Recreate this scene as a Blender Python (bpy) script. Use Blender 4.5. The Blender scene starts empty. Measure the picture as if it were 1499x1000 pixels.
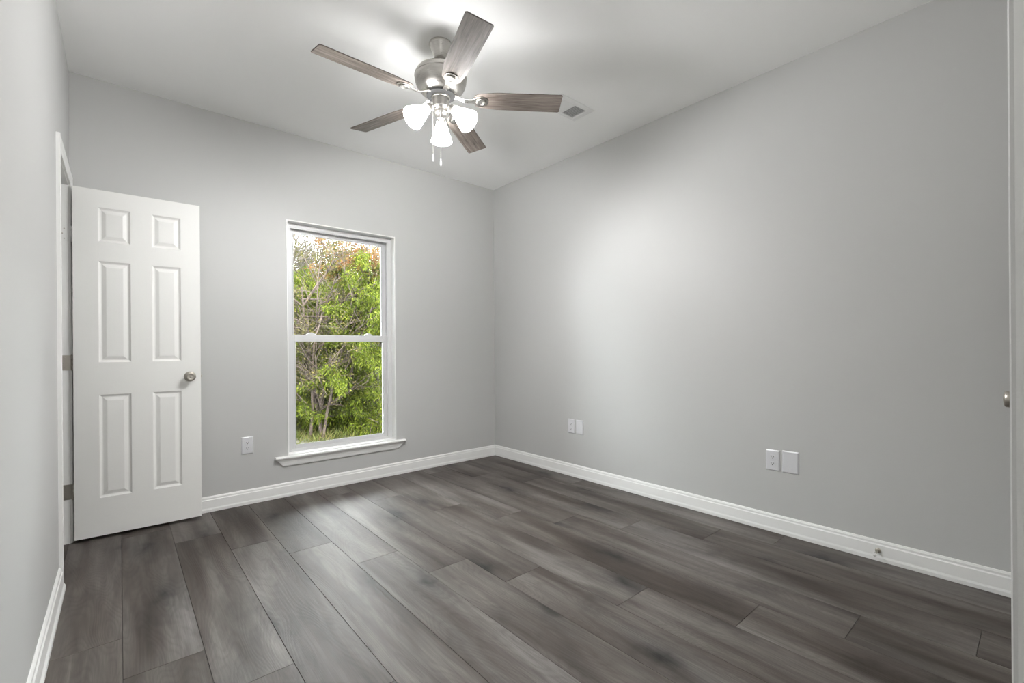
import bpy, bmesh, math, random
from mathutils import Vector, Matrix
R = math.radians
PI = math.pi
random.seed(7)
scene = bpy.context.scene
col = scene.collection

# ------------------------------------------------------------------ camera
cam_d = bpy.data.cameras.new('camera')
cam = bpy.data.objects.new('camera', cam_d); col.objects.link(cam)
F_PX, YAW, PITCH, ROLL, CY0 = 670.07, 0.70812, -0.00024, -0.00713, 510.66
CAM = Vector((-2.94609, -3.71844, 1.09743))
fw = Vector((math.sin(YAW)*math.cos(PITCH), math.cos(YAW)*math.cos(PITCH), math.sin(PITCH)))
rt = Vector((math.cos(YAW), -math.sin(YAW), 0)); up = rt.cross(fw)
r2 = math.cos(ROLL)*rt + math.sin(ROLL)*up
u2 = -math.sin(ROLL)*rt + math.cos(ROLL)*up
m = Matrix.Identity(4)
for i in range(3):
    m[i][0] = r2[i]; m[i][1] = u2[i]; m[i][2] = -fw[i]; m[i][3] = CAM[i]
cam.matrix_world = m
cam_d.sensor_fit = 'HORIZONTAL'; cam_d.sensor_width = 36
cam_d.lens = F_PX/1499*36
cam_d.shift_x = 0
cam_d.shift_y = (CY0-500)/1499
cam_d.clip_start = 0.02; cam_d.clip_end = 300
scene.camera = cam

# ------------------------------------------------------------------ world, exposure
w = bpy.data.worlds.new('overcast_sky'); scene.world = w; w.use_nodes = True
bg = w.node_tree.nodes['Background']
bg.inputs[0].default_value = (0.93, 0.97, 1.0, 1); bg.inputs[1].default_value = 10.0
sd = bpy.data.lights.new('weak_sun', 'SUN'); sd.energy = 7.5; sd.angle = R(12); sd.color = (1, .96, .88)
sun = bpy.data.objects.new('weak_sun', sd); col.objects.link(sun)
sun.rotation_euler = (R(40), R(8), R(-25))        # comes from the house side, over the roof, onto the trees
scene.view_settings.view_transform = 'Standard'
scene.view_settings.look = 'None'
scene.view_settings.gamma = 1
scene.view_settings.use_curve_mapping = False
scene.view_settings.exposure = 1.5
scene.cycles.max_bounces = 16
scene.cycles.diffuse_bounces = 10
scene.cycles.transparent_max_bounces = 16
scene.cycles.sample_clamp_indirect = 4.0
LAMP_W = 20.0        # each bulb of the fan light
SHADE_E = 12.0       # glow of the glass shades
FILL_GLOW = 35.0       # glow of the added fill globe behind the camera

# ------------------------------------------------------------------ node helpers
def new_mat(name):
    mt = bpy.data.materials.new(name); mt.use_nodes = True
    return mt, mt.node_tree.nodes, mt.node_tree.links, mt.node_tree.nodes['Principled BSDF']
def simple(name, c, rough=.5, metal=0.0, bump=0.0, bscale=300, spec=.5):
    mt, N, L, b = new_mat(name)
    b.inputs['Base Color'].default_value = (*c, 1)
    b.inputs['Roughness'].default_value = rough
    b.inputs['Metallic'].default_value = metal
    b.inputs['Specular IOR Level'].default_value = spec
    if bump:
        tc = N.new('ShaderNodeTexCoord'); n = N.new('ShaderNodeTexNoise'); n.inputs['Scale'].default_value = bscale
        n.inputs['Detail'].default_value = 3
        bp = N.new('ShaderNodeBump'); bp.inputs['Strength'].default_value = bump; bp.inputs['Distance'].default_value = .002
        L.new(tc.outputs['Object'], n.inputs['Vector']); L.new(n.outputs[0], bp.inputs['Height']); L.new(bp.outputs[0], b.inputs['Normal'])
    return mt
def ramp(N, pts, interp='LINEAR'):
    r = N.new('ShaderNodeValToRGB'); e = r.color_ramp.elements; r.color_ramp.interpolation = interp
    while len(e) < len(pts): e.new(.5)
    for i, (p, c) in enumerate(pts):
        e[i].position = p; e[i].color = (*c, 1) if len(c) == 3 else c
    return r
def math_n(N, L, op, a, b=None):
    n = N.new('ShaderNodeMath'); n.operation = op
    for i, v in enumerate((a, b)):
        if v is None: continue
        if isinstance(v, (int, float)): n.inputs[i].default_value = v
        else: L.new(v, n.inputs[i])
    return n.outputs[0]
def mixc(N, L, mode, fac, a, b):
    n = N.new('ShaderNodeMix'); n.data_type = 'RGBA'; n.blend_type = mode
    for idx, v in ((0, fac), (6, a), (7, b)):
        if isinstance(v, (int, float)): n.inputs[idx].default_value = v
        elif isinstance(v, tuple): n.inputs[idx].default_value = (*v, 1)
        else: L.new(v, n.inputs[idx])
    return n.outputs[2]

M = {}
M['wall'] = simple('grey_wall_paint', (.53, .53, .521), .55, bump=.12, bscale=260, spec=.35)
M['ceiling'] = simple('ceiling_paint', (.93, .93, .92), .9, bump=.1, bscale=200, spec=.2)
M['trim'] = simple('white_trim_paint', (.83, .83, .815), .35)
M['door'] = simple('white_door_paint', (.84, .835, .81), .42, bump=.05, bscale=120)
M['vinyl'] = simple('white_vinyl', (.66, .66, .66), .35)
M['plastic'] = simple('white_plastic', (.66, .66, .68), .3)
M['slot'] = simple('dark_slot', (.05, .05, .05), .6)
M['vent'] = simple('white_enamel', (.82, .82, .81), .4)
M['duct'] = simple('duct_grey', (.5, .5, .5), .7)
M['rubber'] = simple('white_rubber', (.7, .7, .68), .6)
M['satin'] = simple('satin_nickel', (.50, .47, .42), .38, 1.0)
M['subfloor'] = simple('dark_underlay', (.02, .018, .016), .9)
M['soil'] = simple('soil', (.022, .020, .009), 1.0, bump=.5, bscale=8)
M['siding'] = simple('outside_wall', (.6, .6, .58), .7)

def brushed():
    mt, N, L, b = new_mat('brushed_nickel')
    b.inputs['Metallic'].default_value = 1; b.inputs['Roughness'].default_value = .32
    tc = N.new('ShaderNodeTexCoord'); mp = N.new('ShaderNodeMapping'); mp.inputs['Scale'].default_value = (6, 6, 240)
    n = N.new('ShaderNodeTexNoise'); n.inputs['Scale'].default_value = 3; n.inputs['Detail'].default_value = 4
    L.new(tc.outputs['Object'], mp.inputs[0]); L.new(mp.outputs[0], n.inputs['Vector'])
    r = ramp(N, [(.3, (.50, .48, .45)), (.7, (.66, .64, .61))]); L.new(n.outputs[0], r.inputs[0]); L.new(r.outputs[0], b.inputs['Base Color'])
    rr = ramp(N, [(.3, (.26,)*3), (.7, (.40,)*3)]); L.new(n.outputs[0], rr.inputs[0]); L.new(rr.outputs[0], b.inputs['Roughness'])
    return mt
M['nickel'] = brushed()

def glass():
    mt, N, L, b = new_mat('window_glass'); N.remove(b)
    out = N['Material Output']; t = N.new('ShaderNodeBsdfTransparent'); t.inputs[0].default_value = (.97, .985, .975, 1)
    g = N.new('ShaderNodeBsdfGlossy'); g.inputs['Roughness'].default_value = .01
    fr = N.new('ShaderNodeFresnel'); fr.inputs[0].default_value = 1.3
    mx = N.new('ShaderNodeMixShader')
    L.new(fr.outputs[0], mx.inputs[0]); L.new(t.outputs[0], mx.inputs[1]); L.new(g.outputs[0], mx.inputs[2]); L.new(mx.outputs[0], out.inputs[0])
    return mt
M['glass'] = glass()

def shade_glass():
    # frosted, faintly ribbed glass lit from within
    mt, N, L, b = new_mat('frosted_lamp_glass')
    b.inputs['Base Color'].default_value = (.95, .94, .92, 1); b.inputs['Roughness'].default_value = .35
    b.inputs['Emission Color'].default_value = (1, 1, 1, 1)
    b.inputs['Emission Strength'].default_value = SHADE_E
    return mt
M['shade'] = shade_glass()
def bulb_mat():
    mt, N, L, b = new_mat('lit_bulb')
    b.inputs['Emission Color'].default_value = (1, .97, .93, 1); b.inputs['Emission Strength'].default_value = 12
    return mt
M['bulb'] = bulb_mat()

def plank_mat():
    mt, N, L, b = new_mat('grey_oak_plank')
    at = N.new('ShaderNodeAttribute'); at.attribute_name = 'plank'; at.attribute_type = 'GEOMETRY'      # random colour of each plank
    tc = N.new('ShaderNodeTexCoord')
    sep = N.new('ShaderNodeSeparateColor'); L.new(at.outputs['Color'], sep.inputs[0])
    rnd, rnd2, rnd3 = sep.outputs[0], sep.outputs[1], sep.outputs[2]
    off = N.new('ShaderNodeCombineXYZ')
    L.new(math_n(N, L, 'MULTIPLY', rnd, 37.0), off.inputs[0]); L.new(math_n(N, L, 'MULTIPLY', rnd2, 53.0), off.inputs[1]); L.new(math_n(N, L, 'MULTIPLY', rnd3, 11.0), off.inputs[2])
    add = N.new('ShaderNodeVectorMath'); add.operation = 'ADD'
    L.new(tc.outputs['Object'], add.inputs[0]); L.new(off.outputs[0], add.inputs[1])
    P = add.outputs[0]
    def noise(scale, sc, detail=4, rough=.55, dist=0.0, src=P):
        mp = N.new('ShaderNodeMapping'); mp.inputs['Scale'].default_value = scale; L.new(src, mp.inputs[0])
        n = N.new('ShaderNodeTexNoise'); n.inputs['Scale'].default_value = sc; n.inputs['Detail'].default_value = detail
        n.inputs['Roughness'].default_value = rough; n.inputs['Distortion'].default_value = dist
        L.new(mp.outputs[0], n.inputs['Vector']); return n.outputs[0]
    # broad lengthwise streaks of light and dark
    broad = noise((7.5, .85, 1), 1.0, 3, .5, .25)
    med = noise((22, 2.0, 1), 1.0, 3, .55, .4)
    fine = noise((220, 7, 1), 1.0, 4, .65, .3)
    # cathedral grain: rings across a slow field
    ringsrc = noise((4.2, .75, 1), 1.0, 2, .5, .3)
    ring = math_n(N, L, 'SINE', math_n(N, L, 'MULTIPLY', ringsrc, 300.0))
    ring = math_n(N, L, 'ADD', math_n(N, L, 'MULTIPLY', ring, .5), .5)
    # knots and dark clouds
    vo = N.new('ShaderNodeTexVoronoi'); vo.voronoi_dimensions = '2D'; vo.inputs['Scale'].default_value = 1.0; vo.inputs['Randomness'].default_value = 1
    mpv = N.new('ShaderNodeMapping'); mpv.inputs['Scale'].default_value = (2.4, 1.0, 1)
    dn = N.new('ShaderNodeTexNoise'); dn.inputs['Scale'].default_value = 9; dn.inputs['Detail'].default_value = 3; L.new(P, dn.inputs['Vector'])
    wv = N.new('ShaderNodeVectorMath'); wv.operation = 'MULTIPLY_ADD'; wv.inputs[1].default_value = (.12, .2, 0); L.new(dn.outputs[1], wv.inputs[0]); L.new(P, wv.inputs[2])
    L.new(wv.outputs[0], mpv.inputs[0]); L.new(mpv.outputs[0], vo.inputs['Vector'])
    kn = ramp(N, [(.0, (.10,)*3), (.05, (.35,)*3), (.12, (.72,)*3), (.28, (1, 1, 1))]); L.new(vo.outputs['Distance'], kn.inputs[0])
    cloud = noise((5, 2.2, 1), 1.1, 3, .6, .5)
    cr = ramp(N, [(.30, (.62,)*3), (.46, (1, 1, 1))]); L.new(cloud, cr.inputs[0])
    c1 = ramp(N, [(.32, (.044, .034, .028)), (.43, (.076, .064, .056)), (.54, (.112, .100, .091)), (.72, (.150, .139, .130))]); L.new(broad, c1.inputs[0])
    c2 = ramp(N, [(.3, (.72, .70, .69)), (.7, (1.18, 1.18, 1.18))]); L.new(med, c2.inputs[0])
    c3 = ramp(N, [(.3, (.74, .73, .72)), (.7, (1.2, 1.21, 1.22))]); L.new(fine, c3.inputs[0])
    c4 = ramp(N, [(.0, (.84, .83, .82)), (.45, (1, 1, 1)), (1, (1.05, 1.05, 1.05))]); L.new(ring, c4.inputs[0])
    c = mixc(N, L, 'MULTIPLY', 1.0, c1.outputs[0], c2.outputs[0])
    c = mixc(N, L, 'MULTIPLY', 1.0, c, c3.outputs[0])
    c = mixc(N, L, 'MULTIPLY', .6, c, c4.outputs[0])
    c = mixc(N, L, 'MULTIPLY', .75, c, cr.outputs[0])
    c = mixc(N, L, 'MULTIPLY', 1.0, c, kn.outputs[0])
    tone = ramp(N, [(0, (.80, .775, .75)), (.5, (1.0, .98, .965)), (1, (1.16, 1.17, 1.18))]); L.new(rnd3, tone.inputs[0])
    c = mixc(N, L, 'MULTIPLY', 1.0, c, tone.outputs[0])
    L.new(c, b.inputs['Base Color'])
    b.inputs['Specular IOR Level'].default_value = .32
    rg = ramp(N, [(.3, (.44,)*3), (.7, (.58,)*3)]); L.new(fine, rg.inputs[0]); L.new(rg.outputs[0], b.inputs['Roughness'])
    h = math_n(N, L, 'ADD', math_n(N, L, 'MULTIPLY', fine, 1.0), math_n(N, L, 'MULTIPLY', ring, .35))
    bp = N.new('ShaderNodeBump'); bp.inputs['Strength'].default_value = .25; bp.inputs['Distance'].default_value = .0012
    L.new(h, bp.inputs['Height']); L.new(bp.outputs[0], b.inputs['Normal'])
    return mt
M['plank'] = plank_mat()

def blade_mat():
    mt, N, L, b = new_mat('weathered_oak_blade')
    tc = N.new('ShaderNodeTexCoord'); oi = N.new('ShaderNodeObjectInfo')
    ad = N.new('ShaderNodeVectorMath'); ad.operation = 'MULTIPLY_ADD'; ad.inputs[1].default_value = (1, 1, 1)
    cb = N.new('ShaderNodeCombineXYZ'); L.new(math_n(N, L, 'MULTIPLY', oi.outputs['Random'], 20.0), cb.inputs[1])
    L.new(tc.outputs['Object'], ad.inputs[0]); L.new(cb.outputs[0], ad.inputs[2])
    def noise(scale, detail, dist):
        mp = N.new('ShaderNodeMapping'); mp.inputs['Scale'].default_value = scale; L.new(ad.outputs[0], mp.inputs[0])
        n = N.new('ShaderNodeTexNoise'); n.inputs['Scale'].default_value = 1; n.inputs['Detail'].default_value = detail; n.inputs['Distortion'].default_value = dist
        n.inputs['Roughness'].default_value = .6
        L.new(mp.outputs[0], n.inputs['Vector']); return n.outputs[0]
    a = noise((5, 75, 1), 4, .6); f = noise((14, 330, 1), 3, .2)
    r = ramp(N, [(.30, (.062, .046, .037)), (.44, (.15, .122, .104)), (.6, (.22, .187, .163)), (.8, (.31, .275, .247))]); L.new(a, r.inputs[0])
    r3 = ramp(N, [(.3, (.74,)*3), (.7, (1.15,)*3)]); L.new(f, r3.inputs[0])
    L.new(mixc(N, L, 'MULTIPLY', 1.0, r.outputs[0], r3.outputs[0]), b.inputs['Base Color'])
    b.inputs['Roughness'].default_value = .45
    return mt
M['blade'] = blade_mat()
M['blade_edge'] = simple('blade_edge', (.10, .08, .07), .6)

def leaf_mat(name, cols, trans=.35):
    mt, N, L, b = new_mat(name)
    g = N.new('ShaderNodeNewGeometry')
    r = ramp(N, [(i/(len(cols)-1), c) for i, c in enumerate(cols)]); L.new(g.outputs['Random Per Island'], r.inputs[0])
    L.new(r.outputs[0], b.inputs['Base Color']); b.inputs['Roughness'].default_value = .7; b.inputs['Specular IOR Level'].default_value = .15
    tr = N.new('ShaderNodeBsdfTranslucent'); L.new(r.outputs[0], tr.inputs[0])
    mx = N.new('ShaderNodeMixShader'); mx.inputs[0].default_value = trans
    L.new(b.outputs[0], mx.inputs[1]); L.new(tr.outputs[0], mx.inputs[2]); L.new(mx.outputs[0], N['Material Output'].inputs[0])
    return mt
M['leaf_green'] = leaf_mat('bright_green_leaf', [(.014, .021, .0016), (.040, .056, .003), (.072, .094, .006), (.115, .125, .014)], .5)
M['leaf_olive'] = leaf_mat('olive_leaf', [(.012, .014, .003), (.030, .030, .007), (.054, .050, .012), (.080, .062, .022)], .4)
M['leaf_orange'] = leaf_mat('orange_leaf', [(.08, .028, .007), (.12, .052, .012), (.105, .068, .022), (.07, .038, .016)], .4)
M['grass'] = leaf_mat('weed_grass', [(.014, .021, .003), (.030, .040, .006), (.052, .056, .011), (.066, .054, .020)], .3)
def bark_mat(name, a, c):
    mt, N, L, b = new_mat(name)
    tc = N.new('ShaderNodeTexCoord'); mp = N.new('ShaderNodeMapping'); mp.inputs['Scale'].default_value = (14, 14, 3); L.new(tc.outputs['Object'], mp.inputs[0])
    n = N.new('ShaderNodeTexNoise'); n.inputs['Scale'].default_value = 2; n.inputs['Detail'].default_value = 5; L.new(mp.outputs[0], n.inputs['Vector'])
    r = ramp(N, [(.35, a), (.65, c)]); L.new(n.outputs[0], r.inputs[0]); L.new(r.outputs[0], b.inputs['Base Color']); b.inputs['Roughness'].default_value = .9
    return mt
M['bark'] = bark_mat('reddish_bark', (.0190, .0110, .0080), (.0506, .0337, .0262))
M['bark_grey'] = bark_mat('grey_bark', (.0295, .0236, .0194), (.0801, .0675, .0590))

# ------------------------------------------------------------------ object helpers
def obj(name, bm, mat, parent=None, smooth=False, bevel=0.0, segs=2, loc=None):
    me = bpy.data.meshes.new(name)
    bm.normal_update(); bm.to_mesh(me); bm.free()
    me.materials.append(mat)
    if smooth:
        for p in me.polygons: p.use_smooth = True
    o = bpy.data.objects.new(name, me); col.objects.link(o)
    if parent is not None: o.parent = parent
    if loc is not None: o.location = loc
    if bevel:
        b = o.modifiers.new('bevel', 'BEVEL'); b.width = bevel; b.segments = segs; b.limit_method = 'ANGLE'; b.angle_limit = R(40)
    return o
def empty(name, loc=(0, 0, 0), rz=0.0):
    o = bpy.data.objects.new(name, None); o.empty_display_size = .05; col.objects.link(o)
    o.location = loc; o.rotation_euler = (0, 0, rz); return o
def tag(o, label=None, cat=None, group=None, kind=None):
    if label: o['label'] = label
    if cat: o['category'] = cat
    if group: o['group'] = group
    if kind: o['kind'] = kind
    return o
def struct(o): o['kind'] = 'structure'; return o
def BM(): return bmesh.new()
def box(bm, x0, x1, y0, y1, z0, z1):
    v = [bm.verts.new(c) for c in ((x0, y0, z0), (x1, y0, z0), (x1, y1, z0), (x0, y1, z0), (x0, y0, z1), (x1, y0, z1), (x1, y1, z1), (x0, y1, z1))]
    for f in ((0, 3, 2, 1), (4, 5, 6, 7), (0, 1, 5, 4), (1, 2, 6, 5), (2, 3, 7, 6), (3, 0, 4, 7)): bm.faces.new([v[i] for i in f])
    return v
def prism(bm, prof, a, b, axu, axv):
    """profile of (u, v) pairs swept from point a to point b"""
    a = Vector(a); b = Vector(b); axu = Vector(axu); axv = Vector(axv)
    A = [bm.verts.new(a + axu*u + axv*v) for u, v in prof]; B = [bm.verts.new(b + axu*u + axv*v) for u, v in prof]
    n = len(prof)
    for i in range(n): bm.faces.new((A[i], A[(i+1) % n], B[(i+1) % n], B[i]))
    bm.faces.new(list(reversed(A))); bm.faces.new(B)
    bmesh.ops.recalc_face_normals(bm, faces=bm.faces[:])
def lathe(bm, prof, segs=40, mat=None, ribs=0, rib_amp=0.0):
    rings = []
    for r, z in prof:
        if r < 1e-6:
            rings.append([bm.verts.new((0, 0, z))])
        else:
            ring = []
            for i in range(segs):
                a = 2*PI*i/segs; rr = r*(1 + rib_amp*math.cos(ribs*a)) if ribs else r
                ring.append(bm.verts.new((rr*math.cos(a), rr*math.sin(a), z)))
            rings.append(ring)
    new = [v for rg in rings for v in rg]
    for A, B in zip(rings, rings[1:]):
        if len(A) == 1 and len(B) == 1: continue
        for i in range(segs):
            j = (i+1) % segs
            if len(A) == 1: bm.faces.new((A[0], B[i], B[j]))
            elif len(B) == 1: bm.faces.new((A[j], A[i], B[0]))
            else: bm.faces.new((A[i], B[i], B[j], A[j]))
    bmesh.ops.recalc_face_normals(bm, faces=bm.faces[:])
    if mat is not None: bmesh.ops.transform(bm, matrix=mat, verts=new)
def tube(bm, pts, rad, segs=10, caps=True):
    pts = [Vector(p) for p in pts]; n = len(pts)
    if not isinstance(rad, (list, tuple)): rad = [rad]*n
    rings = []; ref = Vector((0, 0, 1))
    for i, p in enumerate(pts):
        d = (pts[min(i+1, n-1)] - pts[max(i-1, 0)]).normalized()
        s = d.cross(ref)
        if s.length < .05: s = d.cross(Vector((1, 0, 0)))
        s.normalize(); t = s.cross(d)
        rings.append([bm.verts.new(p + (s*math.cos(2*PI*k/segs) + t*math.sin(2*PI*k/segs))*rad[i]) for k in range(segs)])
    for A, B in zip(rings, rings[1:]):
        for k in range(segs): bm.faces.new((A[k], A[(k+1) % segs], B[(k+1) % segs], B[k]))
    if caps: bm.faces.new(list(reversed(rings[0]))); bm.faces.new(rings[-1])
def frame_to(d, origin):
    """matrix whose z axis points along d"""
    return Matrix.Translation(Vector(origin)) @ Vector(d).to_track_quat('Z', 'Y').to_matrix().to_4x4()

# ------------------------------------------------------------------ room dimensions (metres; corner of window wall and right wall at the origin)
W, DY, H = 3.166, 3.697, 2.74
ALX, ALY = -2.35, -5.1                 # entry alcove: its right side, its end
WX0, WX1, WZ0, WZ1 = -1.985, -1.115, .285, 2.078    # window opening
DZ = 2.052; DY0, DY1 = -.692, -.082    # door opening in the left wall

# ---- floor of separate planks with fine joints
bm = BM(); lay = bm.loops.layers.float_color.new('plank')
PW, PL = .2286, 1.516
joints = {-1: -1.415, 0: -1.705, 1: -.482, 2: -.792, 3: -1.056, 4: -1.414, 5: -1.74, 6: -.54, 7: -1.01, 8: -1.403, 9: -1.705, 10: -.52, 11: -.92, 12: -1.21}
rr = random.Random(3)
for k in range(-4, 14):
    xa = -2.945 + k*PW; xb = xa + PW
    j0 = joints.get(k, -rr.random()*1.5)
    ys = sorted([j0 + i*PL for i in range(-5, 3)])
    for ya, yb in zip(ys, ys[1:]):
        a, b_ = max(ya, -5.1), min(yb, -.0)
        lx, hx = max(xa, -4.2 if a > -1.9 else -W), min(xb, 0.0)
        if k <= -2 and b_ < -1.6: lx = max(lx, -W)
        if a >= b_ or lx >= hx: continue
        g = .0007; e = .0007; z1 = 0.0
        x0, x1, y0, y1 = lx+g, hx-g, a+g, b_-g
        v = [bm.verts.new(c) for c in ((x0, y0, -.006), (x1, y0, -.006), (x1, y1, -.006), (x0, y1, -.006),
                                       (x0, y0, -e), (x1, y0, -e), (x1, y1, -e), (x0, y1, -e),
                                       (x0+e, y0+e, z1), (x1-e, y0+e, z1), (x1-e, y1-e, z1), (x0+e, y1-e, z1))]
        cc = (rr.random(), rr.random(), rr.random(), 1)
        fs = [(8, 9, 10, 11)] + [(i, (i+1) % 4, (i+1) % 4+4, i+4) for i in range(4)] + [(i+4, (i+1) % 4+4, (i+1) % 4+8, i+8) for i in range(4)]
        for f in fs:
            ff = bm.faces.new([v[i] for i in f])
            for lp in ff.loops: lp[lay] = cc
struct(obj('floor', bm, M['plank']))
bm = BM(); box(bm, -4.3, .15, -5.22, .16, -.2, -.0055); struct(obj('floor_base', bm, M['subfloor']))

# ---- ceiling
bm = BM(); box(bm, -4.3, .15, -5.22, .16, H, H+.15); struct(obj('ceiling', bm, M['ceiling']))

# ---- walls
bm = BM()
box(bm, -4.3, WX0, 0, .16, 0, H); box(bm, WX1, .15, 0, .16, 0, H)
box(bm, WX0, WX1, 0, .16, 0, WZ0); box(bm, WX0, WX1, 0, .16, WZ1, H)
struct(obj('wall_back', bm, M['wall']))
bm = BM(); box(bm, 0, .15, -5.22, 0, 0, H); struct(obj('wall_right', bm, M['wall']))
WT = .115
bm = BM()
box(bm, -W-WT, -W, -5.22, DY0-.018, 0, H); box(bm, -W-WT, -W, DY1+.018, 0, 0, H)
box(bm, -W-WT, -W, DY0-.018, DY1+.018, DZ+.018, H)
struct(obj('wall_left', bm, M['wall']))
# wall beside the camera: the closet wall facing the window, and the side of the entry alcove
CX0, CX1 = -1.015, -.375              # closet door opening
bm = BM()
box(bm, ALX, CX0-.018, -DY-.115, -DY, 0, H); box(bm, CX1+.018, 0, -DY-.115, -DY, 0, H); box(bm, CX0-.018, CX1+.018, -DY-.115, -DY, DZ+.018, H)
box(bm, ALX, ALX+.115, -5.1, -DY-.115, 0, H)
struct(obj('wall_front', bm, M['wall'], bevel=.004))
bm = BM(); box(bm, -W-WT, 0, -5.22, -5.1, 0, H); struct(obj('wall_entry', bm, M['wall']))
# small room behind the open door
bm = BM(); box(bm, -4.3, -4.2, -2.0, 0, 0, H); box(bm, -4.3, -W-WT, -2.1, -2.0, 0, H); struct(obj('wall_bath', bm, M['wall']))

# ---- baseboards
BP = [(0, 0), (.015, 0), (.015, .018), (.0125, .028), (.0115, .080), (.0085, .086), (.0085, .0955), (.004, .1055), (0, .1055)]
BPL = [(0, 0), (.023, 0), (.023, .018), (.017, .030), (.014, .080), (.010, .086), (.009, .0955), (.003, .1055), (0, .1055)]
def baseboard(name, a, b, n, prof=BP):
    bm = BM(); prism(bm, prof, a, b, n, (0, 0, 1)); return struct(obj(name, bm, M['trim'], bevel=.0012))
baseboard('baseboard_back', (-W, 0, 0), (0, 0, 0), (0, -1, 0))
baseboard('baseboard_right', (0, 0, 0), (0, -DY, 0), (-1, 0, 0))
baseboard('baseboard_left', (-W, DY0-.065, 0), (-W, -5.1, 0), (1, 0, 0), BPL)
baseboard('baseboard_front', (ALX, -DY, 0), (CX0-.062, -DY, 0), (0, 1, 0))
baseboard('baseboard_corner', (CX1+.062, -DY, 0), (-.016, -DY, 0), (0, 1, 0))
baseboard('baseboard_entry', (ALX, -DY-.002, 0), (ALX, -5.1, 0), (-1, 0, 0))

# ---- casings and jambs
CP = [(0, 0), (.0, .009), (.006, .011), (.020, .011), (.030, .014), (.050, .016), (.057, .014), (.057, 0)]   # (across, out of the wall)
def casing_left():
    root = struct(empty('trim_1', (-W, (DY0+DY1)/2, 0)))
    ox, oy = -W, (DY0+DY1)/2
    def P(x, y, z): return (x-ox, y-oy, z)
    e = .005; zt = DZ+e
    bm = BM(); prism(bm, CP, P(-W, DY0-e, 0), P(-W, DY0-e, zt+.057), (0, -1, 0), (1, 0, 0)); obj('side_casing', bm, M['trim'], root)
    bm = BM(); prism(bm, CP, P(-W, DY1+e, 0), P(-W, DY1+e, zt+.057), (0, 1, 0), (1, 0, 0)); obj('side_casing', bm, M['trim'], root)
    bm = BM(); prism(bm, CP, P(-W, DY0-e, zt), P(-W, DY1+e, zt), (0, 0, 1), (1, 0, 0)); obj('head_casing', bm, M['trim'], root)
    # jambs line the opening
    bm = BM(); box(bm, *[v-ox for v in (-W-WT, -W)], DY0-.018-oy, DY0-oy, 0, DZ); obj('door_jamb', bm, M['trim'], root, bevel=.001)
    bm = BM(); box(bm, *[v-ox for v in (-W-WT, -W)], DY1-oy, DY1+.018-oy, 0, DZ)
    obj('door_jamb', bm, M['trim'], root, bevel=.001)
    bm = BM(); box(bm, *[v-ox for v in (-W-WT, -W)], DY0-.018-oy, DY1+.018-oy, DZ, DZ+.018); obj('head_jamb', bm, M['trim'], root, bevel=.001)
    bm = BM()
    sx = (-W-.075-ox, -W-.038-ox)
    box(bm, *sx, DY0-oy, DY0+.011-oy, 0, DZ); box(bm, *sx, DY1-.011-oy, DY1-oy, 0, DZ); box(bm, *sx, DY0+.011-oy, DY1-.011-oy, DZ-.011, DZ)
    obj('door_stop_strip', bm, M['trim'], root, bevel=.001)
    return root
casing_left()

# ---- six panel door leaf (front face towards -y, hinge edge at x=0)
DW, DH, DT = .605, 2.03, .035
def six_panel(bm, w, h, t, s=1.0):
    """one continuous leaf with moulded raised panels on both faces"""
    xs = [.110, .255, .358, .502]; zs = [(.223, .826), (1.018, 1.612), (1.727, 1.928)]
    xs = [x*w/.605 for x in xs]
    for side in (-1, 1):
        y = side*t/2
        def V(x, z, d): return bm.verts.new((x, y - side*d, z))
        X = [0, xs[0], xs[1], xs[2], xs[3], w]; Z = [0, zs[0][0], zs[0][1], zs[1][0], zs[1][1], zs[2][0], zs[2][1], h]
        grid = [[V(x, z, 0) for z in Z] for x in X]
        for i in range(5):
            for j in range(7):
                c = [grid[i][j], grid[i+1][j], grid[i+1][j+1], grid[i][j+1]]
                if i in (1, 3) and j in (1, 3, 5):
                    prev = c; x0, x1, z0, z1 = X[i], X[i+1], Z[j], Z[j+1]
                    for ins, d in ((.004, .004), (.011, .0085), (.016, .0085), (.034, .002), (.037, .0018)):
                        cur = [V(x0+ins, z0+ins, d), V(x1-ins, z0+ins, d), V(x1-ins, z1-ins, d), V(x0+ins, z1-ins, d)]
                        for q in range(4): bm.faces.new((prev[q], prev[(q+1) % 4], cur[(q+1) % 4], cur[q]))
                        prev = cur
                    bm.faces.new(prev)
                else: bm.faces.new(c)
    bmesh.ops.remove_doubles(bm, verts=bm.verts[:], dist=1e-6)
    h2 = t/2
    for a, b_ in (((0, 0), (0, h)), ((w, 0), (w, h))):
        pass
    # edges: bridge the two faces
    be = [e for e in bm.edges if len(e.link_faces) == 1]
    bmesh.ops.bridge_loops(bm, edges=be)
    bmesh.ops.recalc_face_normals(bm, faces=bm.faces[:])
def add_knob(parent, x, z, yface, sgn, mat, dia=.052):
    """rosette, neck and knob sticking out along sgn*y"""
    mtx = frame_to((0, sgn, 0), (x, yface, z))
    bm = BM()
    lathe(bm, [(0, 0), (.032, 0), (.032, .004), (.029, .008), (.018, .010), (.0125, .013), (.0115, .026), (.014, .031),
               (.022, .036), (dia/2, .045), (dia/2, .052), (.0235, .059), (.017, .0625), (.0155, .0615), (.008, .0610), (0, .0612)], 36, mtx)
    k = obj('door_knob', bm, mat, parent, smooth=True)
    bm = BM(); lathe(bm, [(0, .0610), (.006, .0612), (.006, .0632), (.0045, .0638), (0, .0638)], 20, mtx)
    obj('knob_button', bm, mat, k, smooth=True)
    return k
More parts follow.
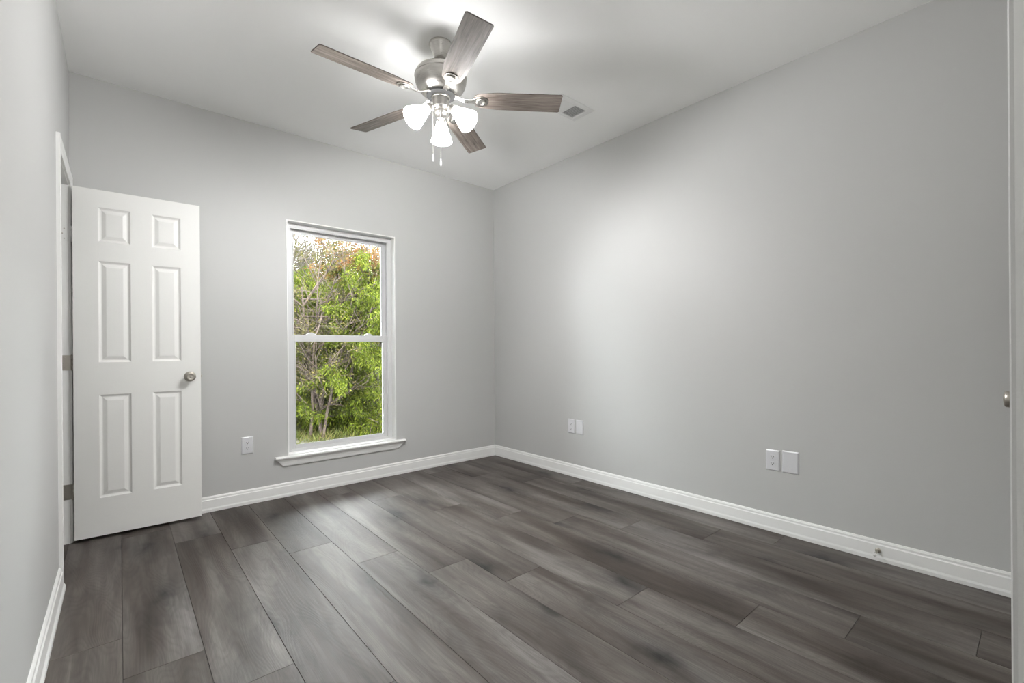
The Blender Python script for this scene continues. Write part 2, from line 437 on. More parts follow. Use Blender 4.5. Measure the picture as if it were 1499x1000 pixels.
def hinge_leafs(root, x, y, z):
    """knuckle barrel of a butt hinge"""
    bm = BM(); lathe(bm, [(0, -.0445), (.006, -.0445), (.006, -.015), (.0052, -.0145), (.006, -.014), (.006, .014), (.0052, .0145), (.006, .015), (.006, .0445), (0, .0445)], 16, Matrix.Translation((x, y, z)))
    return bm
door = struct(empty('door_1', (-3.150, -.0875, .017), R(-.9)))
bm = BM(); six_panel(bm, DW, DH, DT)
obj('door_leaf', bm, M['door'], door, bevel=.0012)
add_knob(door, DW-.058, .916, -DT/2, -1, M['satin'])
add_knob(door, DW-.058, .916, DT/2, 1, M['satin'], .045)
bm = BM(); box(bm, DW-.0005, DW+.0012, -.012, .012, .916-.028, .916+.028)
lt = obj('latch_plate', bm, M['satin'], door)
bm = BM(); box(bm, DW, DW+.009, -.006, .006, .916-.008, .916+.008); obj('latch_bolt', bm, M['satin'], lt, bevel=.002)
for z, mt, lb in ((1.773, M['trim'], 'top hinge painted white'), (1.035, M['satin'], 'bare satin nickel middle hinge'), (.296, M['satin'], 'bare satin nickel bottom hinge')):
    # leaf let into the jamb, rounded corners, and its barrel
    bm = BM(); X0, X1 = -3.205+3.150, -3.156+3.150; yj = DY1-.0018+.0875
    pr = []
    rc = .008; hh = .043
    for cx_, cz_, a0 in ((X0+rc, hh-rc, 90), (X0+rc, -hh+rc, 180)):
        for k in range(5):
            a = R(a0+k*22.5); pr.append((cx_+rc*math.cos(a), cz_+rc*math.sin(a)))
    pr += [(X1, -hh), (X1, hh)]
    prism(bm, pr, (0, yj, z-.017), (0, yj+.0025, z-.017), (1, 0, 0), (0, 0, 1))
    hl = obj('hinge', bm, mt, door); hl['label'] = lb
    bm = hinge_leafs(door, -.004, .012-.0, z-.017)
    bmesh.ops.translate(bm, verts=bm.verts[:], vec=(0, -.012-DT/2+.012, 0))
    obj('hinge_barrel', bm, mt, hl, smooth=True)
    for dx, dz in ((-.030, .028), (-.038, 0), (-.030, -.028)):
        bm = BM(); lathe(bm, [(0, .0), (.0035, .0), (.0030, .0008), (.0012, .0009), (0, .0004)], 12, frame_to((0, -1, 0), (dx-.004, yj, z-.017+dz)))
        obj('hinge_screw', bm, M['satin'], hl)

# closet door beside the camera: only its knob reaches past the wall corner
cd = struct(empty('door_2', (CX0, -DY-.0178, .012)))
bm = BM(); six_panel(bm, CX1-CX0-.005, DH, DT); obj('door_leaf', bm, M['door'], cd, bevel=.0012, loc=(.0025, 0, 0))
add_knob(cd, .065, .925, DT/2, 1, M['satin'], .048)
ct = struct(empty('trim_2', (CX0, -DY, 0)))
def cl(name, a, b, u): 
    bm = BM(); prism(bm, CP, a, b, u, (0, 1, 0)); return obj(name, bm, M['trim'], ct)
wd = CX1-CX0
cl('side_casing', (-.005, 0, 0), (-.005, 0, DZ+.062), (-1, 0, 0)); cl('side_casing', (wd+.005, 0, 0), (wd+.005, 0, DZ+.062), (1, 0, 0)); cl('head_casing', (-.005, 0, DZ+.005), (wd+.005, 0, DZ+.005), (0, 0, 1))
bm = BM(); box(bm, -.018, 0, -.115, 0, 0, DZ); box(bm, wd, wd+.018, -.115, 0, 0, DZ); box(bm, -.018, wd+.018, -.115, 0, DZ, DZ+.018); obj('door_jamb', bm, M['trim'], ct)

# ------------------------------------------------------------------ window
win = struct(empty('window_1', ((WX0+WX1)/2, 0, WZ0)))
wx, wz = (WX0+WX1)/2, WZ0
def wobj(name, boxes, mat, parent=win, bevel=.0015):
    bm = BM()
    for b_ in boxes: box(bm, b_[0]-wx, b_[1]-wx, b_[2], b_[3], b_[4]-wz, b_[5]-wz)
    return obj(name, bm, mat, parent, bevel=bevel)
def rect_frame(x0, x1, z0, z1, t, y0, y1, tb=None, tt=None):
    tb = tb or t; tt = tt or t
    return [(x0, x0+t, y0, y1, z0, z1), (x1-t, x1, y0, y1, z0, z1), (x0+t, x1-t, y0, y1, z0, z0+tb), (x0+t, x1-t, y0, y1, z1-tt, z1)]
SILL_T = .305
# painted liner that turns the corner of the wall with a thin raised edge
wobj('window_liner', rect_frame(WX0-.007, WX1+.007, SILL_T, WZ1+.007, .0095, -.005, .062), M['trim'], bevel=.002)
# vinyl main frame, stepped
wobj('window_frame', rect_frame(WX0+.0, WX1-.0, SILL_T, WZ1, .030, .062, .155, tb=.02), M['vinyl'])
wobj('frame_stop', rect_frame(WX0+.030, WX1-.030, SILL_T+.02, WZ1-.030, .010, .064, .074, tb=.008), M['vinyl'], bevel=.001)
MR0, MR1 = 1.167, 1.218
# upper sash (outer track)
ux0, ux1 = WX0+.030, WX1-.030
us = wobj('upper_sash', rect_frame(ux0, ux1, MR0+.004, WZ1-.030, .036, .116, .146, tb=.040, tt=.034), M['vinyl'])
wobj('glass_pane', [(ux0+.030, ux1-.030, .129, .133, MR0+.03, WZ1-.060)], M['glass'], us, bevel=0)
wobj('glazing_bead', rect_frame(ux0+.036, ux1-.036, MR0+.044, WZ1-.064, .007, .111, .117), M['vinyl'], us, bevel=.002)
# lower sash (inner track)
ls = wobj('lower_sash', rect_frame(ux0+.004, ux1-.004, SILL_T+.018, MR1, .036, .080, .112, tb=.036, tt=.047), M['vinyl'])
wobj('glass_pane', [(ux0+.034, ux1-.034, .094, .098, SILL_T+.05, MR1-.04)], M['glass'], ls, bevel=0)
wobj('glazing_bead', rect_frame(ux0+.040, ux1-.040, SILL_T+.054, MR1-.047, .006, .076, .081), M['vinyl'], ls, bevel=.002)
for lx in (-1.790, -1.315):
    bm = BM()
    pr = [(-.034, 0), (-.034, .006), (-.022, .013), (-.004, .019), (.010, .019), (.022, .012), (.034, .006), (.034, 0)]
    prism(bm, pr, (lx-wx, .084, MR1-wz), (lx-wx, .108, MR1-wz), (1, 0, 0), (0, 0, 1))
    obj('sash_lock', bm, M['vinyl'], ls, bevel=.002)
# stool with rounded nose, apron with ends cut at 45 degrees
bm = BM()
prism(bm, [(.070, .0), (-.030, .0), (-.036, .004), (-.038, .010), (-.036, .016), (-.031, .0195), (.070, .020)], (WX0-.005-wx, 0, .285-wz), (WX1+.005-wx, 0, .285-wz), (0, 1, 0), (0, 0, 1))
for xa, xb in ((-2.080, WX0-.005), (WX1+.005, -1.030)):
    prism(bm, [(.0, .0), (-.030, .0), (-.036, .004), (-.038, .010), (-.036, .016), (-.031, .0195), (.0, .020)], (xa-wx, 0, .285-wz), (xb-wx, 0, .285-wz), (0, 1, 0), (0, 0, 1))
obj('window_sill', bm, M['trim'], win)
bm = BM()
az = [(0, .285, 0.0), (.018, .285, 0), (.018, .280, 0), (.016, .270, 0)]
lft = [(-2.072, .285), (-2.022, .2285)]; rgt = [(-1.038, .285), (-1.094, .2285)]
prof = [(0, .285), (-.018, .285), (-.018, .262), (-.014, .250), (-.012, .236), (-.009, .2285), (0, .2285)]
A = []; B = []
for y, z in prof:
    t = (.285-z)/(.285-.2285)
    A.append(bm.verts.new((-2.072+.050*t-wx, y, z-wz))); B.append(bm.verts.new((-1.038-.056*t-wx, y, z-wz)))
n = len(prof)
for i in range(n): bm.faces.new((A[i], A[(i+1) % n], B[(i+1) % n], B[i]))
bm.faces.new(A); bm.faces.new(B); bmesh.ops.recalc_face_normals(bm, faces=bm.faces[:])
obj('window_apron', bm, M['trim'], win)

# ------------------------------------------------------------------ wall plates (built facing -y at the origin)
def plate_bm(w, h, t=.0065):
    bm = BM(); e = .006
    v0 = [(-w/2, -h/2), (w/2, -h/2), (w/2, h/2), (-w/2, h/2)]
    A = [bm.verts.new((x, 0, z)) for x, z in v0]; B = [bm.verts.new((x, -t*.45, z)) for x, z in v0]
    C = [bm.verts.new((x*(1-2*e/w), -t, z*(1-2*e/h))) for x, z in v0]
    for P_, Q in ((A, B), (B, C)):
        for i in range(4): bm.faces.new((P_[i], P_[(i+1) % 4], Q[(i+1) % 4], Q[i]))
    bm.faces.new(C); bm.faces.new(list(reversed(A))); bmesh.ops.recalc_face_normals(bm, faces=bm.faces[:])
    return bm
def screws(root, zs, t=.0065):
    for z in zs:
        bm = BM(); lathe(bm, [(0, 0), (.0035, 0), (.003, .001), (0, .0014)], 14, frame_to((0, -1, 0), (0, -t+.0002, z)))
        s = obj('screw', bm, M['plastic'], root, smooth=False)
def outlet(name, loc, rz, w=.076, h=.122):
    r = empty(name, loc, rz)
    obj('cover_plate', plate_bm(w, h), M['plastic'], r, bevel=.001)
    for s in (1, -1):
        bm = BM(); pr = []
        for k in range(28):
            a = 2*PI*k/28; x = .0172*math.cos(a); z = max(-.0118, min(.0118, .0172*math.sin(a))); pr.append((x, z))
        pr2 = [];
        for q in pr:
            if not pr2 or (abs(q[0]-pr2[-1][0])+abs(q[1]-pr2[-1][1])) > 1e-5: pr2.append(q)
        prism(bm, pr2, (0, -.006, s*.0197), (0, -.0085, s*.0197), (1, 0, 0), (0, 0, 1))
        rc_ = obj('receptacle', bm, M['plastic'], r)
        bm = BM(); c = s*.0197
        box(bm, -.0078, -.0052, -.0087, -.0080, c-.001, c+.0068); box(bm, .0052, .0078, -.0087, -.0080, c+.0, c+.0062)
        lathe(bm, [(0, 0), (.0030, 0), (.0030, .0007), (0, .0007)], 14, frame_to((0, -1, 0), (0, -.0080, c-.0065)))
        obj('slot', bm, M['slot'], rc_)
    screws(r, (0,))
    return r
def blank(name, loc, rz, w, h=.122):
    r = empty(name, loc, rz); obj('cover_plate', plate_bm(w, h), M['plastic'], r, bevel=.001)
    screws(r, (.0415, -.0415)); return r
tag(outlet('wall_outlet', (-2.259, 0, .420), 0), 'white double power outlet on the window wall between door and window', 'outlet')
RZ = R(-90)     # -y turned to -x: on the right-hand wall
tag(outlet('wall_outlet', (0, -1.059, .428), RZ), 'white double power outlet on the right wall nearest the room corner', 'outlet')
tag(blank('blank_plate', (0, -1.151, .428), RZ, .078), 'small narrow blank white wall plate, right of the outlet near the room corner', 'wall plate')
tag(outlet('wall_outlet', (0, -2.657, .424), RZ), 'white double power outlet on the right wall beside the wide blank plate', 'outlet')
tag(blank('blank_plate', (0, -2.751, .427), RZ, .086, .128), 'wide blank white wall plate low on the right wall, the largest and rightmost plate', 'wall plate')

# ------------------------------------------------------------------ door stop on the baseboard
ds = tag(empty('door_stop', (-.0118, -3.154, .054)), 'small metal door stop sticking out of the right wall baseboard', 'door stop')
mtx = frame_to((-1, 0, -.03), (0, 0, 0))
bm = BM(); lathe(bm, [(0, 0), (.0125, 0), (.0125, .003), (.010, .006), (.006, .008), (0, .008)], 24, mtx); obj('base_flange', bm, M['satin'], ds, smooth=True)
bm = BM(); lathe(bm, [(0, .006), (.0045, .006), (.0040, .030), (.0045, .058), (.0065, .062), (0, .062)], 18, mtx); obj('rod', bm, M['satin'], ds, smooth=True)
bm = BM(); lathe(bm, [(0, .060), (.0078, .060), (.0082, .071), (.0065, .075), (0, .0755)], 18, mtx); obj('rubber_tip', bm, M['rubber'], ds, smooth=True)

# ------------------------------------------------------------------ ceiling vent
vx, vy = -.612, -1.600; hw_, hd = .166, .094
vent = tag(empty('ceiling_vent', (vx, vy, H)), 'white rectangular air vent on the ceiling beside the fan blade tip', 'vent')
ix, iy = .115, .060
bm = BM()
zt = 0.0
def ring4(x, y, z): return [bm.verts.new(c) for c in ((-x, -y, z), (x, -y, z), (x, y, z), (-x, y, z))]
rings = [ring4(hw_, hd, 0), ring4(hw_, hd, -.003), ring4(hw_-.012, hd-.012, -.009), ring4(ix+.006, iy+.006, -.013), ring4(ix, iy, -.009), ring4(ix, iy, 0)]
for A_, B_ in zip(rings, rings[1:]):
    for i in range(4): bm.faces.new((A_[i], A_[(i+1) % 4], B_[(i+1) % 4], B_[i]))
bmesh.ops.recalc_face_normals(bm, faces=bm.faces[:])
obj('vent_frame', bm, M['vent'], vent)
bm = BM(); box(bm, -ix, ix, -iy, iy, -.0015, -.0005); obj('vent_damper', bm, M['duct'], vent)
for i in range(14):
    bm = BM(); x = -ix + .012 + i*(2*ix-.024)/13; s = 1 if i < 7 else -1
    prism(bm, [(-.0055*s, -.0022), (-.0045*s, -.0016), (.0055*s, -.0092), (.0045*s, -.0098)], (x, -iy, 0), (x, iy, 0), (1, 0, 0), (0, 0, 1))
    obj('louver', bm, M['vent'], vent)
bm = BM(); box(bm, -.003, .003, -iy, iy, -.0095, -.002); obj('centre_bar', bm, M['vent'], vent)

# ------------------------------------------------------------------ ceiling fan with light
FX, FY, ZB = -1.627, -1.604, 2.4422
fan = tag(empty('ceiling_fan', (FX, FY, H)), 'brushed nickel ceiling fan with five wood blades and three lit glass shades', 'ceiling fan')
def Z(z): return z-H
def flathe(name, prof, mat, parent=fan, segs=56, smooth=True, xy=(0, 0)):
    bm = BM(); lathe(bm, [(r, Z(z)) for r, z in prof], segs, Matrix.Translation((xy[0], xy[1], 0))); o = obj(name, bm, mat, parent, smooth=smooth)
    e = o.modifiers.new('edges', 'EDGE_SPLIT'); e.split_angle = R(38); return o
flathe('canopy', [(0, 2.74), (.060, 2.74), (.0615, 2.733), (.059, 2.727), (.054, 2.715), (.044, 2.690), (.036, 2.668), (.030, 2.660), (.0, 2.660)], M['nickel'])
flathe('downrod', [(0, 2.665), (.0115, 2.665), (.0115, 2.618), (0, 2.618)], M['nickel'])
flathe('rod_coupling', [(0, 2.645), (.019, 2.645), (.021, 2.640), (.021, 2.612), (.030, 2.606), (.034, 2.598), (0, 2.598)], M['nickel'])
flathe('motor_housing', [(0, 2.606), (.045, 2.606), (.085, 2.601), (.112, 2.594), (.128, 2.584), (.134, 2.576), (.135, 2.566), (.139, 2.564), (.140, 2.556), (.137, 2.553),
                         (.138, 2.545), (.136, 2.530), (.130, 2.512), (.119, 2.494), (.103, 2.478), (.088, 2.470), (.082, 2.468), (0, 2.468)], M['nickel'], segs=72)
fl_ = flathe('flywheel', [(0, 2.470), (.074, 2.470), (.076, 2.466), (.076, 2.456), (.070, 2.452), (0, 2.452)], M['slot'])
flathe('switch_housing', [(0, 2.456), (.046, 2.456), (.050, 2.452), (.050, 2.446), (.046, 2.443), (.046, 2.402), (.049, 2.398), (.049, 2.392), (.042, 2.385), (0, 2.385)], M['nickel'])
kit = flathe('light_kit_hub', [(0, 2.388), (.034, 2.388), (.037, 2.380), (.037, 2.362), (.030, 2.350), (.017, 2.343), (.010, 2.338), (.008, 2.330), (0, 2.327)], M['nickel'])

PHASE, PT, BW, BR = 3.146, -.2189, .0635, .6525
blade_mesh = None; iron_mesh = None; iron_plate = None; screw_mesh = None
def blade_bm():
    bm = BM(); t = .005; r0 = .172; pr = []
    # outline in local x (radius), y (width): rounded root, square tip with tiny corner radius
    for k in range(9):
        a = PI/2 + PI*k/8; pr.append((r0 + .045 + .045*math.cos(a)*1.0, (.050)*math.sin(a)))
    out = [(.30, -.0605), (BR-.006, -BW), (BR, -BW+.006), (BR, BW-.006), (BR-.006, BW), (.30, .0605)]
    pr = pr + out
    lo = [bm.verts.new((x, y, -t/2)) for x, y in pr]; hi = [bm.verts.new((x, y, t/2)) for x, y in pr]
    bm.faces.new(list(reversed(lo))); bm.faces.new(hi); n = len(pr)
    for i in range(n): bm.faces.new((lo[i], lo[(i+1) % n], hi[(i+1) % n], hi[i]))
    bmesh.ops.recalc_face_normals(bm, faces=bm.faces[:])
    return bm
def edge_bm():
    bm = BM(); t = .0052
    box(bm, BR-.0002, BR+.0006, -BW+.005, BW-.005, -t/2, t/2); return bm
first = []
for k in range(5):
    ang = PHASE + k*2*PI/5
    if k == 0:
        b = obj('blade', blade_bm(), M['blade'], fan, bevel=.0008)
        ed = obj('blade_tip', edge_bm(), M['blade_edge'], b)
        bm = BM(); zb = -.0045
        # arm: from flywheel, dips and widens into an oval plate under the blade
        def strip(pts, th):
            rows = []
            for (x, w_, z) in pts:
                rows.append([bm.verts.new((x, -w_, z)), bm.verts.new((x, w_, z)), bm.verts.new((x, w_, z-th)), bm.verts.new((x, -w_, z-th))])
            for A_, B_ in zip(rows, rows[1:]):
                for i in range(4): bm.faces.new((A_[i], A_[(i+1) % 4], B_[(i+1) % 4], B_[i]))
            bm.faces.new(rows[0]); bm.faces.new(rows[-1])
            bmesh.ops.recalc_face_normals(bm, faces=bm.faces[:])
        strip([(.055, .012, .020), (.085, .013, .018), (.105, .014, .008), (.125, .014, -.002), (.150, .013, -.0035), (.168, .014, -.0032), (.178, .020, -.003), (.190, .029, -.003),
               (.204, .034, -.003), (.220, .035, -.003), (.236, .031, -.003), (.248, .022, -.003), (.254, .010, -.003)], .0045)
        ir = obj('blade_iron', bm, M['nickel'], fan, smooth=False, bevel=.0015)
        bm = BM(); lathe(bm, [(0, 0), (.021, 0), (.024, -.001), (.026, -.004), (.024, -.0065), (.019, -.006), (.016, -.0035), (0, -.003)], 32, Matrix.Translation((.216, 0, -.0075)))
        orn = obj('iron_rosette', bm, M['nickel'], ir, smooth=True)
        sc = []
        for sx, sy in ((.196, .0), (.238, .012), (.238, -.012)):
            bm = BM(); lathe(bm, [(0, 0), (.0045, 0), (.0040, -.0015), (.002, -.0022), (0, -.0022)], 12, Matrix.Translation((sx, sy, -.0075)))
            sc.append(obj('iron_screw', bm, M['satin'], ir, smooth=True))
        first = [(b, [ed]), (ir, [orn] + sc)]
        tgt = [b, ir]
    else:
        tgt = []
        for o0, chs in first:
            o = o0.copy(); col.objects.link(o); o.parent = fan; tgt.append(o)
            for c0 in chs:
                c = c0.copy(); col.objects.link(c); c.parent = o
    for o in tgt:
        o.matrix_basis = Matrix.Translation((0, 0, Z(ZB))) @ Matrix.Rotation(ang, 4, 'Z') @ Matrix.Rotation(PT, 4, 'X')

# three lamp arms with bell shades
LAZ = R(57)
RN, ZN, RR_, ZR = .062, 2.386, .152, 2.304
dvec = Vector((RR_-RN, 0, ZR-ZN)); LEN = .118
for k in range(3):
    a = LAZ + k*2*PI/3
    rot = Matrix.Rotation(a, 4, 'Z')
    d = dvec.normalized()
    neck = Vector((RN, 0, Z(ZN)))
    bm = BM()
    tube(bm, [rot @ Vector((.020, 0, Z(2.382))), rot @ Vector((.040, 0, Z(2.391))), rot @ Vector((.056, 0, Z(2.391))), rot @ (neck + d*.006)], .0085, 12)
    arm = obj('lamp_arm', bm, M['nickel'], fan, smooth=True)
    mt = rot @ frame_to(d, neck)
    bm = BM(); lathe(bm, [(0, -.004), (.010, -.004), (.017, .002), (.0205, .012), (.0225, .030), (.0235, .033), (.0235, .037), (.019, .038), (0, .036)], 36, mt)
    s = obj('lamp_socket', bm, M['nickel'], arm, smooth=True)
    bm = BM()
    o_ = [(.024, .030), (.026, .040), (.031, .055), (.037, .072), (.043, .092), (.050, .112), (.0555, .128), (.0585, .138), (.060, .143)]
    i_ = [(r-.003, z) for r, z in reversed(o_)]
    lathe(bm, o_ + [(.0590, .1445)] + i_, 72, mt, ribs=24, rib_amp=.008)
    sh = obj('glass_shade', bm, M['shade'], arm, smooth=True)
    bm = BM(); lathe(bm, [(0, .036), (.011, .038), (.012, .050), (.018, .064), (.0225, .080), (.021, .094), (.013, .105), (0, .108)], 24, mt)
    obj('light_bulb', bm, M['bulb'], arm, smooth=True)
    pl = bpy.data.lights.new('lamp_light', 'SPOT'); pl.energy = LAMP_W; pl.shadow_soft_size = .07; pl.spot_size = R(179); pl.spot_blend = .45; pl.color = (1, 1, 1)
    lo = bpy.data.objects.new('lamp_light', pl); col.objects.link(lo); lo.parent = arm; lo.matrix_basis = rot @ frame_to((-.72, 0, 1), neck + d*.150)
# pull chains
for dx, dy, zt_, zb_, fob in ((-.034, .027, 2.392, 2.142, 0), (-.022, -.030, 2.392, 2.103, 1)):
    bm = BM(); n = 46
    tube(bm, [(dx, dy, Z(zt_)), (dx, dy, Z(zb_))], .0009, 6)
    for i in range(n):
        z = Z(zt_) + (zb_-zt_)*(i+.5)/n
        bmesh.ops.create_icosphere(bm, subdivisions=1, radius=.0019, matrix=Matrix.Translation((dx, dy, z)))
    ch = obj('pull_chain', bm, M['nickel'], fan, smooth=True)
    bm = BM()
    lathe(bm, [(0, .004), (.0022, .002), (.0026, -.006), (.0045, -.014), (.0050, -.022), (.0038, -.030), (.0020, -.036), (0, -.037)], 16, Matrix.Translation((dx, dy, Z(zb_))))
    obj('chain_fob', bm, M['plastic'], ch, smooth=True)

# ------------------------------------------------------------------ invented globe pendant, added unseen behind the camera as fill light
hl = tag(empty('added_fill_pendant', (-2.50, -4.72, H)), 'invented white globe pendant behind the viewer, added unseen to fill the room with light', 'added fill lamp')
bm = BM(); lathe(bm, [(0, 0), (.060, 0), (.060, -.012), (.045, -.024), (0, -.026)], 40); obj('ceiling_cup', bm, M['nickel'], hl, smooth=False)
bm = BM(); tube(bm, [(0, 0, -.02), (0, 0, -.66)], .004, 10); obj('cord', bm, M['nickel'], hl, smooth=True)
bm = BM(); lathe(bm, [(0, -.64), (.024, -.64), (.026, -.648), (.026, -.690), (.040, -.700), (0, -.700)], 32); obj('socket', bm, M['nickel'], hl)
g = simple('fill_globe_glass', (.9, .9, .88), .4); gb = g.node_tree.nodes['Principled BSDF']
gb.inputs['Emission Color'].default_value = (1, .99, .98, 1); gb.inputs['Emission Strength'].default_value = FILL_GLOW
bm = BM(); lathe(bm, [(0, -.692)] + [(.10*math.sin(R(a)), -.79+.10*math.cos(R(a))) for a in range(15, 180, 11)] + [(0, -.89)], 40)
obj('fill_globe', bm, g, hl, smooth=True)

# ------------------------------------------------------------------ outdoors
GZ = -.42
def terrain():
    bm = BM(); rr = random.Random(5); nx, ny = 60, 60; g = []
    for i in range(nx):
        row = []
        for j in range(ny):
            x = -16 + 36*i/(nx-1); y = .17 + 34*(j/(ny-1))**1.5
            row.append(bm.verts.new((x, y, GZ + .05*math.sin(x*1.3)*math.sin(y*.9) + rr.uniform(-.02, .02) + max(0, y-14)*.03)))
        g.append(row)
    for i in range(nx-1):
        for j in range(ny-1): bm.faces.new((g[i][j], g[i+1][j], g[i+1][j+1], g[i][j+1]))
    o = obj('ground', bm, M['soil'], smooth=True); return struct(o)
terrain()
def fast_mesh(name, verts, faces, mat, parent=None, smooth=False):
    me = bpy.data.meshes.new(name); me.from_pydata(verts, [], faces); me.materials.append(mat)
    if smooth: me.polygons.foreach_set('use_smooth', [True]*len(me.polygons))
    o = bpy.data.objects.new(name, me); col.objects.link(o)
    if parent is not None: o.parent = parent
    return o
class Wood:
    def __init__(s): s.v = []; s.f = []
    def seg(s, pts, rad, n=5):
        base = None
        for i, p in enumerate(pts):
            d = (pts[min(i+1, len(pts)-1)] - pts[max(i-1, 0)]).normalized()
            a = d.cross(Vector((.3, .9, .1))).normalized(); b = a.cross(d)
            st = len(s.v)
            for k in range(n):
                t = 2*PI*k/n; s.v.append(tuple(p + (a*math.cos(t)+b*math.sin(t))*rad[i]))
            if base is not None:
                for k in range(n): s.f.append((base+k, base+(k+1) % n, st+(k+1) % n, st+k))
            base = st
class Leaves:
    def __init__(s): s.v = []; s.f = []
    def leaf(s, p, d, L_, w_, rr):
        d = d.normalized(); a = d.cross(Vector((rr.uniform(-1, 1), rr.uniform(-1, 1), rr.uniform(-1, 1))))
        if a.length < 1e-3: return
        a.normalize(); st = len(s.v); nrm = a.cross(d)
        s.v += [tuple(p), tuple(p + d*L_*.45 + a*w_ + nrm*w_*.3), tuple(p + d*L_), tuple(p + d*L_*.45 - a*w_ + nrm*w_*.3)]
        s.f.append((st, st+1, st+2, st+3))
def grow(wood, leaves, p, d, L_, r, depth, P, rr):
    n = 5; pts = [p.copy()]; rad = [r]
    for i in range(n):
        d = (d + Vector((rr.gauss(0, P['wob']), rr.gauss(0, P['wob']), rr.gauss(0, P['wob']) - (P['droop'] if depth <= 1 else 0)))).normalized()
        p = p + d*L_/n; pts.append(p.copy()); rad.append(max(.0012, r*(1 - .55*(i+1)/n)))
    wood.seg(pts, rad, 6 if depth > 1 else 4)
    if depth <= P['leafd']:
        for i in range(int(P['leaves']*(L_/.4))):
            t = rr.random()*n; k = min(int(t), n-1); q = pts[k].lerp(pts[k+1], t-k)
            ld = Vector((rr.gauss(0, .7), rr.gauss(0, .7), rr.gauss(P['lz'], .5)))
            off = Vector((rr.gauss(0, P['spread']), rr.gauss(0, P['spread']), rr.gauss(0, P['spread'])))
            leaves.leaf(q+off, ld, P['ll']*rr.uniform(.6, 1.25), P['lw']*rr.uniform(.7, 1.2), rr)
    if depth > 0:
        for c in range(P['kids'][depth]):
            t = rr.uniform(P['t0'] if depth == 3 else .15, 1.0)*n; k = min(int(t), n-1); q = pts[k].lerp(pts[k+1], t-k)
            side = Vector((rr.gauss(0, 1), rr.gauss(0, 1), rr.gauss(.25, .5))).normalized()
            nd = (d*P['fwd'] + side).normalized()
            grow(wood, leaves, q, nd, L_*rr.uniform(.28, .48)*(P.get('kl', 1) if depth == 3 else 1), max(.0015, r*.45), depth-1, P, rr)
def tree(name, loc, seed, stems, height, r, P, leafmat, barkmat, lean=(0, 0)):
    rr = random.Random(seed); root = empty(name, loc)
    wd, lv = Wood(), Leaves()
    for s in range(stems):
        d0 = Vector((rr.gauss(lean[0], P['sp']), rr.gauss(lean[1], P['sp']), 1)).normalized()
        grow(wd, lv, Vector((rr.uniform(-.10, .10)*(stems > 1), rr.uniform(-.10, .10)*(stems > 1), -.05)), d0, height*rr.uniform(.75, 1.1), r*rr.uniform(.6, 1.1), 3, P, rr)
    t = fast_mesh('trunk', wd.v, wd.f, barkmat, root, True)
    f = fast_mesh('foliage', lv.v, lv.f, leafmat, root)
    return root
def dup(root, loc, rz, sc):
    c = root.copy(); col.objects.link(c); c.location = loc; c.rotation_euler = (0, 0, rz); c.scale = (sc, sc, sc)
    for ch in root.children:
        d = ch.copy(); col.objects.link(d); d.parent = c
    return c
PG = dict(wob=.09, droop=.20, leafd=1, leaves=150, lz=-.9, spread=.05, ll=.072, lw=.0075, kids={3: 13, 2: 7, 1: 4}, fwd=.35, sp=.07, t0=.08)
PO = dict(wob=.13, droop=.02, leafd=1, leaves=44, lz=0, spread=.05, ll=.045, lw=.012, kids={3: 10, 2: 6, 1: 4}, fwd=.6, sp=.12, t0=.15)
PS = dict(wob=.09, droop=.03, leafd=1, leaves=10, lz=-.2, spread=.04, ll=.045, lw=.012, kids={3: 11, 2: 6, 1: 4}, fwd=.9, sp=.09, t0=.12)
PB = dict(wob=.16, droop=.03, leafd=1, leaves=40, lz=.2, spread=.04, ll=.05, lw=.012, kids={3: 6, 2: 4, 1: 3}, fwd=.6, sp=.45, t0=.1)

t0 = tree('green_tree', (.36, 4.85, GZ), 11, 4, 3.4, .032, PG, M['leaf_green'], M['bark'], (-.02, 0))
tag(t0, 'tall bright green tree with drooping narrow leaves just outside the window', 'tree')
t1 = tree('young_tree', (-.40, 4.44, GZ), 23, 5, 2.7, .030, PS, M['leaf_olive'], M['bark'], (-.02, 0))
tag(t1, 'multi-stemmed reddish brown sapling at lower left of the window view', 'tree')
b0 = tree('leafy_bush', (.62, 4.5, GZ), 31, 6, .8, .012, PB, M['leaf_green'], M['bark'])
tag(b0, 'low green bush at the foot of the bright green tree, lower right of the window', 'bush')
og = tree('autumn_tree', (1.02, 5.1, GZ), 41, 2, 3.7, .035, dict(PO, t0=.5, sp=.04, kl=.42, kids={3: 14, 2: 6, 1: 4}), M['leaf_orange'], M['bark_grey'])
tag(og, 'orange leaved autumn tree at the right edge of the window view', 'tree')
ol = tree('olive_tree', (.9, 7.6, GZ), 53, 3, 3.2, .035, PO, M['leaf_olive'], M['bark_grey'])
bs = tree('bare_tree', (-.3, 7.0, GZ), 61, 6, 3.7, .026, dict(PS, leaves=3, kids={3: 12, 2: 7, 1: 4}), M['leaf_olive'], M['bark_grey'])
BL = 'thin bare grey tree standing in the thicket behind the green tree'
tag(bs, BL, 'tree', 'bare trees of the thicket')
OL = 'olive and yellow leaved tree in the dense thicket behind the green tree'
tag(ol, OL, 'tree', 'olive trees of the thicket')
rr = random.Random(77)
spots = []
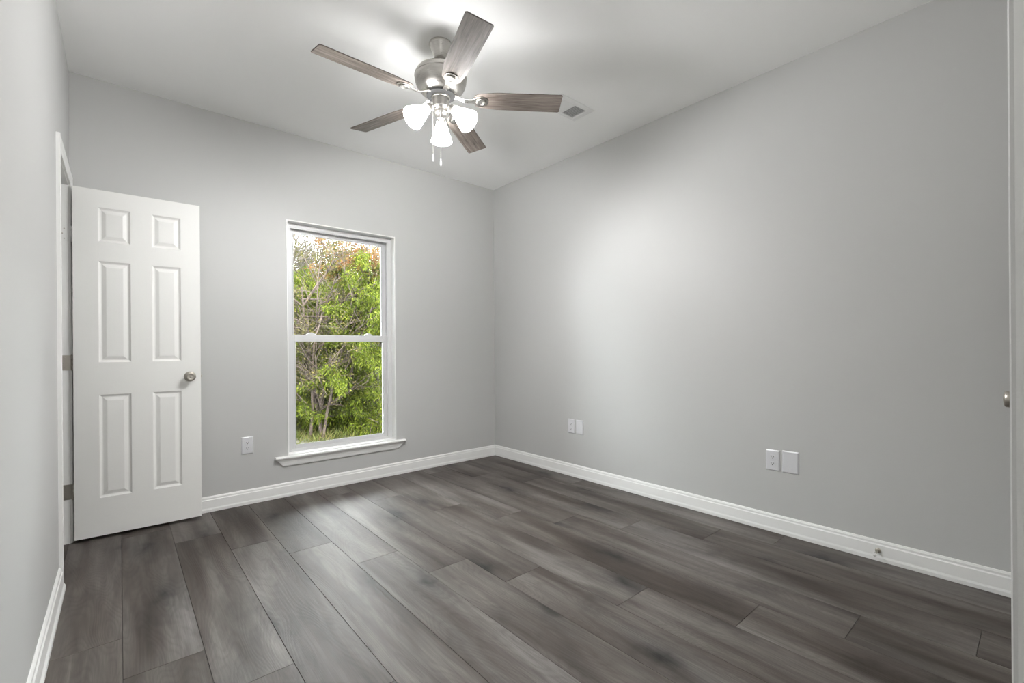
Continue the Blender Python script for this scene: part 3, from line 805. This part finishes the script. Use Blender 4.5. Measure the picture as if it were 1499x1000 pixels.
for row, yy in enumerate((6.2, 7.2, 8.4, 10.0, 12.0)):
    n = 12 + row*3
    for i in range(n):
        x = -6.5 - row*.6 + (15.5 + row*1.6)*(i + rr.uniform(.1, .9))/n
        spots.append((x, yy + rr.uniform(-.5, .5), row))
for i, (x, y, row) in enumerate(spots):
    if abs(x-.9) < .5 and abs(y-7.6) < .5: continue
    k = rr.random(); sc = rr.uniform(.8, 1.15)*(1+.06*row)
    z = GZ + max(0, y-14)*.03
    if k < .42:
        o = dup(ol, (x, y, z), rr.uniform(0, 6.28), sc); tag(o, OL, 'tree', 'olive trees of the thicket')
    elif k < .92:
        o = dup(bs, (x, y, z), rr.uniform(0, 6.28), sc); tag(o, BL, 'tree', 'bare trees of the thicket')
    else:
        o = dup(t0, (x, y+.6, z), rr.uniform(0, 6.28), sc*.8)
        tag(o, 'smaller bright green tree further back in the thicket', 'tree', 'green trees of the thicket')
for x, y, sc in ((-3.4, 5.3, .9), (3.0, 6.0, .95)):
    o = dup(t0, (x, y, GZ), 2.0, sc); tag(o, 'bright green drooping tree off to the side of the window view', 'tree', 'green trees at the sides')
ub = tree('thicket_bush', (.3, 5.8, GZ), 71, 9, 1.1, .012, dict(PB, leaves=12), M['leaf_olive'], M['bark'])
tag(ub, 'low olive bush filling the undergrowth below the thicket', 'bush', 'bushes of the undergrowth')
for i in range(46):
    x = rr.uniform(-5, 7); y = rr.uniform(5.0, 9.5)
    if abs(x) < .7 and y < 5.4: continue
    o = dup(ub, (x, y, GZ), rr.uniform(0, 6.28), rr.uniform(.6, 1.25))
    tag(o, 'low olive bush filling the undergrowth below the thicket', 'bush', 'bushes of the undergrowth')
lv = Leaves(); rr = random.Random(9)
for i in range(42000):
    y = 1.5 + 7.5*rr.random(); x = rr.uniform(-3.5, 4.5)
    d = Vector((rr.gauss(0, .8), rr.gauss(0, .8), 1)); hgt = rr.uniform(.05, .15)*(1.6 if y > 4 else .8)
    lv.leaf(Vector((x, y, GZ-.01)), d, hgt, rr.uniform(.004, .010), rr)
gr = fast_mesh('grass', lv.v, lv.f, M['grass'])
tag(gr, 'yellow green grass and weeds on the ground outside the window', 'grass', kind='stuff')
